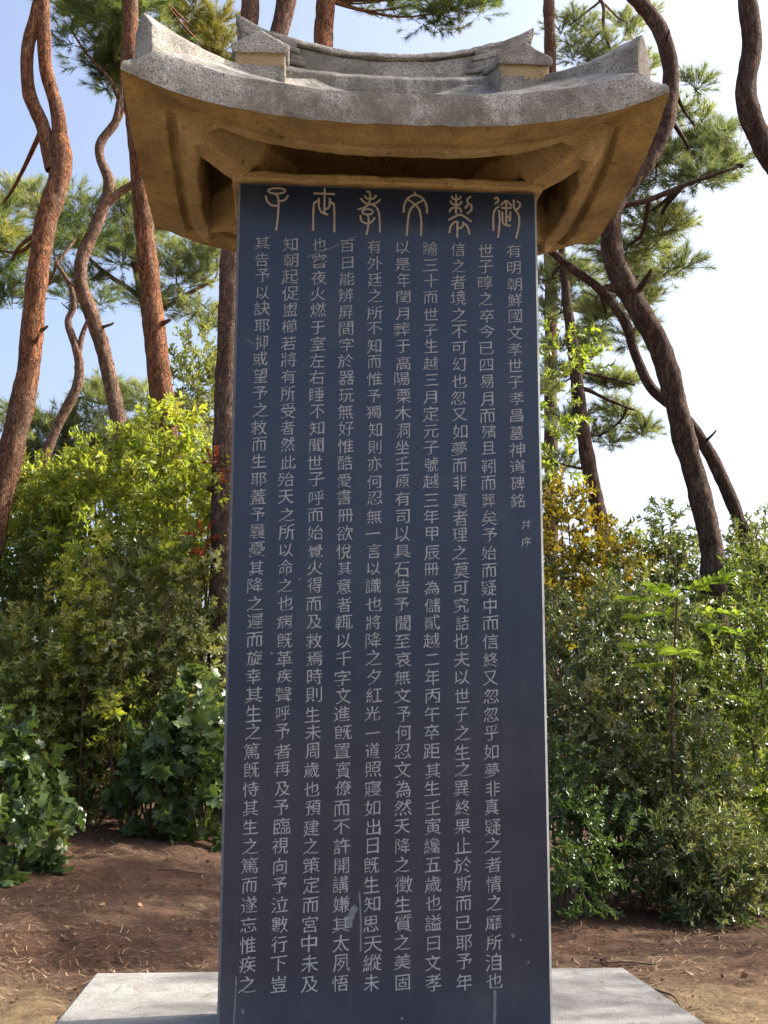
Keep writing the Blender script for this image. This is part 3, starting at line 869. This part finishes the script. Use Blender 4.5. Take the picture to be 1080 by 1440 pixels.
    # farther pines on the rise behind
    pine('far bluish pine with layered boughs between the left trunks', 17,
         [(225, 720), (218, 560), (205, 450), (190, 380), (170, 300)], [22, 20, 16, 12, 6], M_bark_brown,
         [([(205, 450), (260, 415), (300, 395)], [8, 6, 3]), ([(200, 420), (140, 380), (90, 330)], [8, 6, 3])],
         [(135, 315, 60, 22, 0, .5), (215, 335, 60, 22, 0, .45), (170, 365, 60, 20, 0, .4), (280, 385, 42, 20, 0, .5), (235, 425, 55, 18, 0, .45), (80, 290, 50, 24, 0, .55), (165, 280, 40, 20, 0, .5), (250, 365, 50, 16, 0, .5), (300, 350, 44, 20, 0, .5), (200, 300, 50, 20, 0, .5), (110, 400, 44, 18, 0, .4), (295, 440, 40, 16, 0, .45), (40, 270, 46, 24, .5, .55)], M_needle_f, .8, tscale=1.35)
    pine('far low pine seen through the gap at the lower left', 19,
         [(90, 760), (85, 680), (95, 600), (110, 560)], [20, 18, 12, 6], M_bark_brown, [],
         [(60, 600, 60, 30, 0, .4), (120, 590, 60, 26, 0, .45), (30, 650, 60, 40, 0, .35), (105, 650, 70, 36, 0, .4), (165, 620, 50, 34, 0, .45), (200, 560, 45, 24, 0, .5), (150, 555, 36, 18, 0, .5), (60, 700, 70, 36, 0, .35), (180, 690, 60, 36, 0, .4)], M_needle_f, .8, tscale=1.45)
build_pines()

# ---------------------------------------------------------------- shrubs
def leaf_shape(kind):
    """a leaf in its own plane: stalk at the origin, blade along +z, folded along the midrib; verts, faces(tri)"""
    if kind == 'oval': out = [(.16, .22), (.23, .5), (.13, .8)]
    elif kind == 'narrow': out = [(.10, .25), (.13, .5), (.07, .8)]
    elif kind == 'lobed': out = [(.34, .02), (.52, .30), (.30, .42), (.42, .70), (.14, .78)]
    else: out = [(.30, .1), (.42, .38), (.28, .72)]
    n = len(out); V = [(0, 0, 0)]; mid = [(0, .0, z) for _, z in out]; F = []
    V += [(0, -.04*math.sin(z*2.2), z) for _, z in out] + [(0, -.10, 1)]
    R = len(V); V += [(x, .07+.05*z, z-.03) for x, z in out]; Lf = len(V); V += [(-x, .07+.05*z, z-.03) for x, z in out]
    for S, flip in ((R, 0), (Lf, 1)):
        tri = [(0, 1, S)]
        for i in range(n-1): tri += [(1+i, 2+i, S+i+1), (1+i, S+i+1, S+i)]
        tri += [(n, n+1, S+n-1)]
        F += [t[::-1] if flip else t for t in tri]
    return np.array(V, float), np.array(F)

def sprig_template(kind, seed, n, length, leaf, droop=.3, pinnate=False):
    g = np.random.default_rng(seed); lv, lf = leaf_shape(kind); V = []; F = []; A = []; b = 0
    bend = g.normal(0, .18, 2)
    def axis(s): return np.array([bend[0]*s*s*length, bend[1]*s*s*length, s*length-droop*.3*s*s*length])
    for i in range(n):
        s = (.15+.85*(i+.5)/n) if not pinnate else (.12+.85*(i//2)/(n/2))
        base = axis(s)
        th = (i % 2)*math.pi+g.normal(0, .15) if pinnate else i*2.4+g.normal(0, .4)
        sp = (1.15 if pinnate else .55+.6*g.random())
        d = np.array([math.cos(th)*math.sin(sp), math.sin(th)*math.sin(sp), math.cos(sp)])
        up = np.array([0, 1, 0.]) if pinnate else np.array([0, 0, 1.])
        y = up-d*np.dot(up, d)+g.normal(0, .25, 3); y -= d*np.dot(y, d); y /= np.linalg.norm(y); x = np.cross(y, d)
        sz = leaf*(.65+.6*g.random())
        V.append(base+sz*(lv @ np.stack([x, y, d]))); F.append(lf+b); b += len(lv)
        A.append(np.full(len(lv), g.normal(0, .13)))
    w = .0022+.004*length; st = np.array([axis(0)+[-w, 0, 0], axis(0)+[w, 0, 0], axis(.5)+[w*.7, 0, 0], axis(.5)+[-w*.7, 0, 0], axis(1)])
    V.append(st); F.append(np.array([(0, 1, 2), (0, 2, 3), (3, 2, 4)])+b); A.append(np.full(5, -.5))
    return np.concatenate(V), np.concatenate(F), np.concatenate(A)

KINDS = {
 'small': [sprig_template('oval', s, 13, .20, .058) for s in (1, 2, 3, 4)],
 'tiny': [sprig_template('oval', s, 15, .17, .042) for s in (5, 6, 7, 8)],
 'slim': [sprig_template('narrow', s, 14, .22, .075) for s in (9, 10, 11)],
 'broad': [sprig_template('lobed', s, 7, .24, .125) for s in (12, 13, 14)],
 'medium': [sprig_template('round', s, 8, .20, .09) for s in (15, 16, 17)],
}
M_stem = flatmat('shrub_stem', (.11, .075, .05), .9, .1, .4, 30)

def lobes_world(lobes):
    out = []
    for l in lobes:
        px, py, rx, ry, Y = l[:5]; m = pxm(Y); c = at(px, py, Y)
        out.append((c, np.array([rx*m, (l[5] if len(l) > 5 else max(.25, .6*rx*m)), ry*m])))
    return out

def shrub(name, label, cat, kind, mat, lobes, cover=1.0, scale=1.0, tone=.5, spread=.18, stems=3, group=None, up=.3, shell=.35):
    L = lobes_world(lobes)
    fx = float(np.mean([c[0] for c, r in L])); fy = float(np.mean([c[1] for c, r in L]))
    gz = float(ground_z(fx, fy))
    root = empty(name, (fx, fy, gz), label, cat, group)
    tm = KINDS[kind]; lst = []; st = []
    for c, r in L:
        area = 4*math.pi*((r[0]*r[1])**1.6/3+(r[0]*r[2])**1.6/3+(r[1]*r[2])**1.6/3)**(1/1.6)
        n = int(cover*area*95/scale**1.5)+8
        u = rng.standard_normal((n, 3)); u /= np.linalg.norm(u, axis=1)[:, None]
        rad = 1-shell*rng.random(n)**1.4
        w = u*rad[:, None]
        bump = 1+spread*fbm(u*3+c, 1.6, 3, 17)*2.2
        pos = c+w*r*bump[:, None]
        pos[:, 2] = np.maximum(pos[:, 2], ground_z(pos[:, 0], pos[:, 1])+.04)
        dirs = u/r/np.linalg.norm(u/r, axis=1)[:, None]*.9+np.array([0, 0, up])+.5*rng.standard_normal((n, 3))
        tn = tone+.22*fbm(pos, 2.2, 2, 41)+.1*rng.standard_normal(n)
        ti = rng.integers(0, len(tm), n)
        for i in range(len(tm)):
            mk = ti == i
            if mk.any(): lst.append(scatter(*tm[i], pos[mk], dirs[mk], scale*(.75+.5*rng.random(mk.sum())), rng.random(mk.sum())*6.3, tn[mk]))
        # stems from the foot up into the lobe
        for k in range(stems):
            e = c+(rng.random(3)-.5)*r*1.3
            b = np.array([fx+(c[0]-fx)*.6+rng.normal(0, .08), fy+(c[1]-fy)*.6+rng.normal(0, .08), 0]); b[2] = float(ground_z(b[0], b[1]))-.05
            if e[2] < b[2]+.1: continue
            md = (b+e)/2+rng.normal(0, .06, 3)
            st.append(tube([b, md, e], [.014, .010, .005], 6, 5, .1))
    v, f, a = merge(lst); link('foliage', mesh_np('foliage', v, f, False, a), mat, root)
    if st:
        v, f = join(st); link('stems', mesh_np('stems', v, f, True), M_stem, root)
    return root

M_yg = leafmat('yellow_green_leaf', [(0, (.08, .12, .025)), (.4, (.18, .235, .04)), (.75, (.27, .30, .055)), (1, (.42, .38, .07))], .4, .5, .45, 1.7)
M_pale = leafmat('pale_young_leaf', [(0, (.10, .13, .05)), (.5, (.19, .22, .09)), (1, (.32, .32, .12))], .5, .45, .3, 1.4)
M_paleleaf = leafmat('pale_backed_leaf', [(0, (.06, .09, .03)), (.5, (.16, .19, .075)), (.85, (.30, .32, .15)), (1, (.42, .40, .22))], .35, .4, .6, 1.6)
M_mid = leafmat('mid_green_leaf', [(0, (.04, .07, .02)), (.5, (.11, .15, .04)), (.85, (.21, .23, .07)), (1, (.33, .29, .08))], .33, .45, .55, 1.7)
M_dk = leafmat('dark_green_leaf', [(0, (.025, .05, .018)), (.5, (.055, .10, .032)), (.85, (.10, .15, .05)), (1, (.18, .19, .06))], .33, .35, .55, 1.5)
M_gl = leafmat('glossy_grey_green_leaf', [(0, (.045, .065, .028)), (.5, (.095, .125, .055)), (.85, (.17, .19, .09)), (1, (.27, .23, .12))], .3, .35, .65, 1.5)
M_or = leafmat('orange_autumn_leaf', [(0, (.08, .07, .015)), (.35, (.20, .17, .02)), (.7, (.34, .22, .03)), (1, (.42, .13, .03))], .45, .42, .4, 1.4)
M_br = leafmat('broad_vine_leaf', [(0, (.04, .07, .025)), (.5, (.08, .125, .045)), (.85, (.15, .19, .07)), (1, (.30, .26, .10))], .4, .33, .45, 1.5)
M_frond = leafmat('bright_frond_leaf', [(0, (.07, .13, .025)), (.5, (.16, .25, .045)), (1, (.27, .34, .07))], .4, .45, .45, 1.6)
M_red = leafmat('red_autumn_leaf', [(0, (.15, .03, .015)), (.5, (.32, .06, .02)), (1, (.40, .14, .04))], .45, .4, .4, 1.3)

def build_shrubs():
    gl, gr = 'shrubs left of the stele', 'shrubs right of the stele'
    shrub('shrub', 'tall sunlit yellow-green shrub with small leaves at the foot of the straight red pine', 'shrub', 'small', M_yg,
          [(180, 735, 110, 110, 8.2), (255, 700, 58, 85, 8.0), (110, 740, 75, 80, 8.4), (215, 640, 34, 52, 8.3), (285, 740, 38, 70, 7.8), (150, 660, 40, 40, 8.4), (300, 690, 26, 34, 7.6), (235, 615, 24, 40, 8.3), (60, 700, 40, 44, 8.8)], .85, 1.15, .58, group=gl, up=.05, spread=.3)
    shrub('shrub', 'green shrub at the left edge behind the broad vine leaves', 'shrub', 'small', M_mid,
          [(25, 800, 75, 110, 8.6), (90, 830, 75, 90, 8.2), (10, 720, 42, 60, 9.0)], .95, 1.0, .55, group=gl)
    shrub('shrub', 'pale sunlit shrub beside the left edge of the black slab', 'shrub', 'small', M_paleleaf,
          [(265, 850, 70, 90, 7.5), (200, 860, 75, 85, 7.6), (285, 930, 50, 60, 7.3), (180, 930, 60, 50, 7.3)], 1.2, .95, .75, group=gl, up=0, spread=.3)
    shrub('shrub', 'dark green shrub low in the middle of the left thicket', 'shrub', 'small', M_mid,
          [(90, 960, 120, 90, 7.4), (185, 985, 90, 85, 7.3), (130, 1060, 100, 75, 7.3), (40, 1040, 80, 90, 7.2), (20, 940, 60, 70, 7.5)], 1.1, .95, .78, group=gl, up=0, spread=.3)
    shrub('vine', 'broad-leaved green vine heaped beside the lower left edge of the slab', 'vine', 'broad', M_br,
          [(265, 1060, 50, 65, 6.7), (225, 1110, 45, 45, 6.6), (285, 1120, 35, 42, 6.5), (285, 1000, 30, 35, 6.9)], .55, .8, .5, group=None, up=.1)
    shrub('vine', 'broad-leaved vine hanging low at the left edge of the photo', 'vine', 'broad', M_br,
          [(0, 1080, 30, 60, 6.0), (36, 1110, 28, 42, 6.2), (5, 1185, 28, 44, 5.0), (62, 1165, 10, 38, 5.3)], .42, .8, .42, up=-.3)
    shrub('climber', 'narrow yellow climbing plant strung up the left thicket', 'climber', 'small', M_yg,
          [(108, 850, 9, 60, 7.2, .1), (114, 920, 12, 45, 7.1, .1), (166, 1000, 9, 36, 6.8, .1), (120, 780, 9, 30, 7.4, .1), (238, 800, 10, 40, 7.2, .1)], .9, 1.0, .7, stems=2)
    shrub('creeper', 'red-leaved creeper on the dark brown pine trunk by the slab', 'creeper', 'tiny', M_red,
          [(287, 765, 7, 24, 7.25, .08), (303, 655, 4, 8, 7.25, .06)], .4, .8, .3, stems=0)
    shrub('shrub', 'yellow and orange autumn shrub right beside the slab', 'shrub', 'small', M_or,
          [(800, 775, 50, 75, 7.6), (850, 800, 42, 50, 7.5), (785, 720, 24, 40, 7.8), (790, 850, 40, 50, 7.2)], .8, 1.0, .30, group=gr)
    shrub('shrub', 'large grey-green small-leaved shrub filling the thicket right of the slab', 'shrub', 'tiny', M_gl,
          [(840, 930, 85, 105, 5.9), (900, 900, 80, 80, 6.3), (910, 1030, 95, 110, 5.7), (820, 1060, 60, 110, 5.6), (880, 1120, 90, 80, 5.5), (965, 1100, 60, 70, 5.5)], 1.35, 1.1, .6, group=gr, up=.1)
    shrub('shrub', 'mid green shrub at the right edge of the photo', 'shrub', 'tiny', M_mid,
          [(1040, 930, 70, 100, 6.5), (1075, 850, 60, 70, 6.8), (1070, 1050, 70, 110, 6.2), (990, 990, 55, 80, 6.1), (1090, 1150, 60, 80, 6.0), (1000, 1130, 60, 70, 5.8)], 1.3, 1.1, .42, group=gr, up=.1)
    shrub('shrub', 'rounded pale green shrub lowest at the right bordering bare soil', 'shrub', 'slim', M_gl,
          [(985, 1215, 62, 62, 5.0), (1040, 1235, 50, 52, 5.1), (940, 1190, 36, 45, 5.2), (1000, 1265, 45, 30, 4.9)], 1.4, .78, .6, group=gr, up=.05)
    shrub('shrub', 'dark leafy shrub low against the lower right edge of the slab', 'shrub', 'tiny', M_dk,
          [(800, 1180, 38, 70, 5.0), (785, 1110, 30, 55, 5.2), (815, 1235, 26, 34, 4.8), (850, 1180, 40, 55, 5.2)], 1.2, 1.0, .55, group=gr, up=.1)
    shrub('shrub', 'backlit shrub behind the thicket at the foot of the two right trunks', 'shrub', 'small', M_mid,
          [(900, 800, 55, 45, 8.4), (960, 815, 60, 50, 8.2), (1040, 810, 60, 45, 8.2), (1085, 790, 40, 40, 8.4)], .8, 1.0, .55, group=gr)
    for i, (px, py, w, h, lab) in enumerate([(935, 750, 16, 42, 'wispy sapling against the sky left of the thick leaning right trunk'), (1062, 760, 14, 36, 'wispy sapling against the sky right of the two leaning trunks'), (800, 500, 28, 40, 'bright green maple sapling reaching up beside the right edge of the slab')]):
        if i < 2:
            shrub('sapling', lab, 'sapling', 'small', M_gl, [(px, py, w, h, 8.0, .2), (px-22, py+30, w, h*.6, 8.0, .2), (px+12, py+45, w, h*.6, 8.0, .2)], .45, .95, .5, stems=3)
        else:
            shrub('sapling', lab, 'sapling', 'small', M_yg, [(785, 500, 26, 30, 6.5, .2), (815, 515, 18, 18, 6.4, .2), (780, 570, 22, 40, 6.4, .2), (790, 640, 16, 30, 6.5, .2)], .22, .95, .3, stems=0)
    shrub('shrub', 'dark shrub filling the gap behind the left vines', 'shrub', 'small', M_dk,
          [(60, 900, 120, 130, 9.4), (220, 880, 110, 120, 9.2), (150, 1020, 150, 90, 8.6), (40, 800, 70, 80, 9.8)], .9, 1.2, .45, group=gl)
    shrub('shrub', 'dark shrub filling the gap behind the right thicket', 'shrub', 'small', M_dk,
          [(850, 950, 110, 120, 7.6), (990, 960, 110, 110, 7.6), (930, 1080, 140, 90, 7.0), (810, 860, 60, 80, 8.2), (1060, 900, 80, 80, 8.0)], .9, 1.2, .4, group=gr)
    # pale broad-leaved young tree between trunk and slab
    r = shrub('broadleaf_tree', 'pale yellow-green young broadleaf tree between the straight red pine and the slab', 'tree', 'small', M_pale,
          [(280, 500, 30, 30, 15, .5), (265, 545, 34, 34, 15, .5), (300, 560, 24, 40, 15, .5), (280, 610, 44, 45, 15, .6), (255, 640, 40, 40, 15, .6), (300, 660, 40, 50, 14.5, .6)], .55, 1.3, .5, stems=2)
    # sapling with long feather-shaped leaves
    root = empty('sapling', tuple(at(935, 1000, 5.5)), 'sapling with long bright feather-shaped fronds above the right thicket', 'sapling')
    tv, tf, tr = sprig_template('oval', 77, 18, .42, .12, .5, True)
    tops = [((905, 838), (-.9, -.2, .12)), ((945, 838), (-.6, -.5, .3)), ((985, 822), (.8, -.3, .25)), ((960, 830), (.5, -.5, .35)), ((930, 855), (-.8, -.4, -.02)), ((985, 850), (.9, -.4, .02)), ((910, 905), (-.8, -.5, .1)), ((1010, 870), (.9, -.2, -.05)), ((950, 915), (-.3, -.8, .1)), ((935, 925), (-.7, -.4, .0))]
    lst = []; st = []
    for (px, py), d in tops:
        base = at(955 if px > 920 else 940, py+10, 5.3)
        d = np.array([d], float); 
        lst.append(scatter(tv, tf, tr, base[None]+d*.06, d, np.array([rnd.uniform(.8, 1.1)]), np.array([0.0]), np.array([rnd.uniform(.4, .8)])))
    v, f, a = merge(lst); link('fronds', mesh_np('fronds', v, f, False, a), M_frond, root)
    v, f = tube([at(950, 1150, 5.4), at(945, 1000, 5.35), at(952, 830, 5.3)], [.014, .012, .006], 7, 6, .05)
    link('stem', mesh_np('stem', v, f, True), M_stem, root)
build_shrubs()

# ---------------------------------------------------------------- litter on the ground
def build_litter():
    n = 42000
    x = rng.uniform(-4.5, 5, n); y = rng.uniform(-.6, 7.5, n); keep = ~((np.abs(x) < .84) & (y < .93)) & (rng.random(n) < .15+1.1*sstep(fbm(np.stack([x, y, 0*x], 1), 1.9, 3, 61), -.25, .45)); x, y = x[keep], y[keep]; n = len(x)
    th = rng.random(n)*6.3; L = .03+.05*rng.random(n); w = .0011+.0012*rng.random(n)
    P = np.stack([x, y, 0*x], 1); z = ground_z(x, y)+litter_relief(P)+.004+.008*rng.random(n)
    c = np.stack([x, y, z], 1); d = np.stack([np.cos(th), np.sin(th), rng.normal(0, .22, n)], 1)*L[:, None]/2; s = np.stack([-np.sin(th), np.cos(th), 0*th], 1)*w[:, None]
    V = np.stack([c-d-s, c-d+s, c+d+s, c+d-s], 1).reshape(-1, 3); F = np.arange(4*n).reshape(n, 4)
    A = np.repeat(rng.random(n), 4)
    m = leafmat('dry_needle', [(0, (.10, .05, .03)), (.5, (.20, .12, .07)), (.85, (.32, .22, .13)), (1, (.45, .36, .25))], .7, .05, .2, 1)
    k_ = 90; x = rng.uniform(-.8, .8, k_); y = np.where(rng.random(k_) < .6, rng.uniform(.31, .88, k_), rng.uniform(-.3, .3, k_)); ok = (np.abs(x) > .43) | (y > .33); x, y = x[ok], y[ok]; k_ = len(x)
    th = rng.random(k_)*6.3; c = np.stack([x, y, np.full(k_, .003)], 1); d = np.stack([np.cos(th), np.sin(th), 0*th], 1)*(.02+.025*rng.random(k_))[:, None]; s = np.stack([-np.sin(th), np.cos(th), 0*th], 1)*.0011
    V2 = np.stack([c-d-s, c-d+s, c+d+s, c+d-s], 1).reshape(-1, 3)
    F = np.concatenate([F, np.arange(4*k_).reshape(k_, 4)+len(V)]); V = np.concatenate([V, V2]); A = np.concatenate([A, np.repeat(.6*rng.random(k_), 4)])
    tag(link('needle_litter', mesh_np('needle_litter', V, F, False, A), m), kind='stuff')
    lv, lf = leaf_shape('round'); n = 1300
    x = rng.uniform(-4.5, 5, n); y = rng.uniform(0, 7.0, n); keep = ~((np.abs(x) < .86) & (y < .95)); x, y = x[keep], y[keep]; n = len(x)
    P = np.stack([x, y, 0*x], 1); z = ground_z(x, y)+litter_relief(P)+.012
    d = np.stack([rng.normal(0, 1, n), rng.normal(0, 1, n), rng.normal(0, .2, n)], 1)
    v, f, a = scatter(lv, lf, np.zeros(len(lv)), np.stack([x, y, z], 1), d, .014+.03*rng.random(n)**1.6, rng.normal(0, .9, n), .75*rng.random(n))
    m2 = leafmat('dead_leaf', [(0, (.10, .055, .03)), (.5, (.22, .13, .07)), (.9, (.36, .27, .17)), (1, (.5, .43, .33))], .7, .1, .25, 1)
    tag(link('fallen_leaves', mesh_np('fallen_leaves', v, f, False, a), m2), kind='stuff')
build_litter()

def build_twigs():
    for k in range(16):
        x, y = rnd.uniform(-2.6, 2.8), rnd.uniform(1.2, 6)
        if abs(x) < .95 and y < 1.1: continue
        a = rnd.uniform(0, 6.3); L = rnd.uniform(.12, .4); pts = []
        for q in (-1, -.3, .3, 1):
            px_, py_ = x+math.cos(a)*L*q/2+rnd.gauss(0, .012), y+math.sin(a)*L*q/2+rnd.gauss(0, .012)
            P = np.array([[px_, py_, 0.]]); pts.append((px_, py_, float(ground_z(P[:, 0], P[:, 1])[0]+litter_relief(P)[0])+.012))
        v, f = tube(pts, [.006, .005, .003], 6, 4, .15, k)
        tag(link('fallen_twig', mesh_np('fallen_twig', v, f, True), M_stem), 'thin grey-brown fallen twig lying on the needle litter near the plinth', 'twig', 'fallen twigs on the ground')
build_twigs()
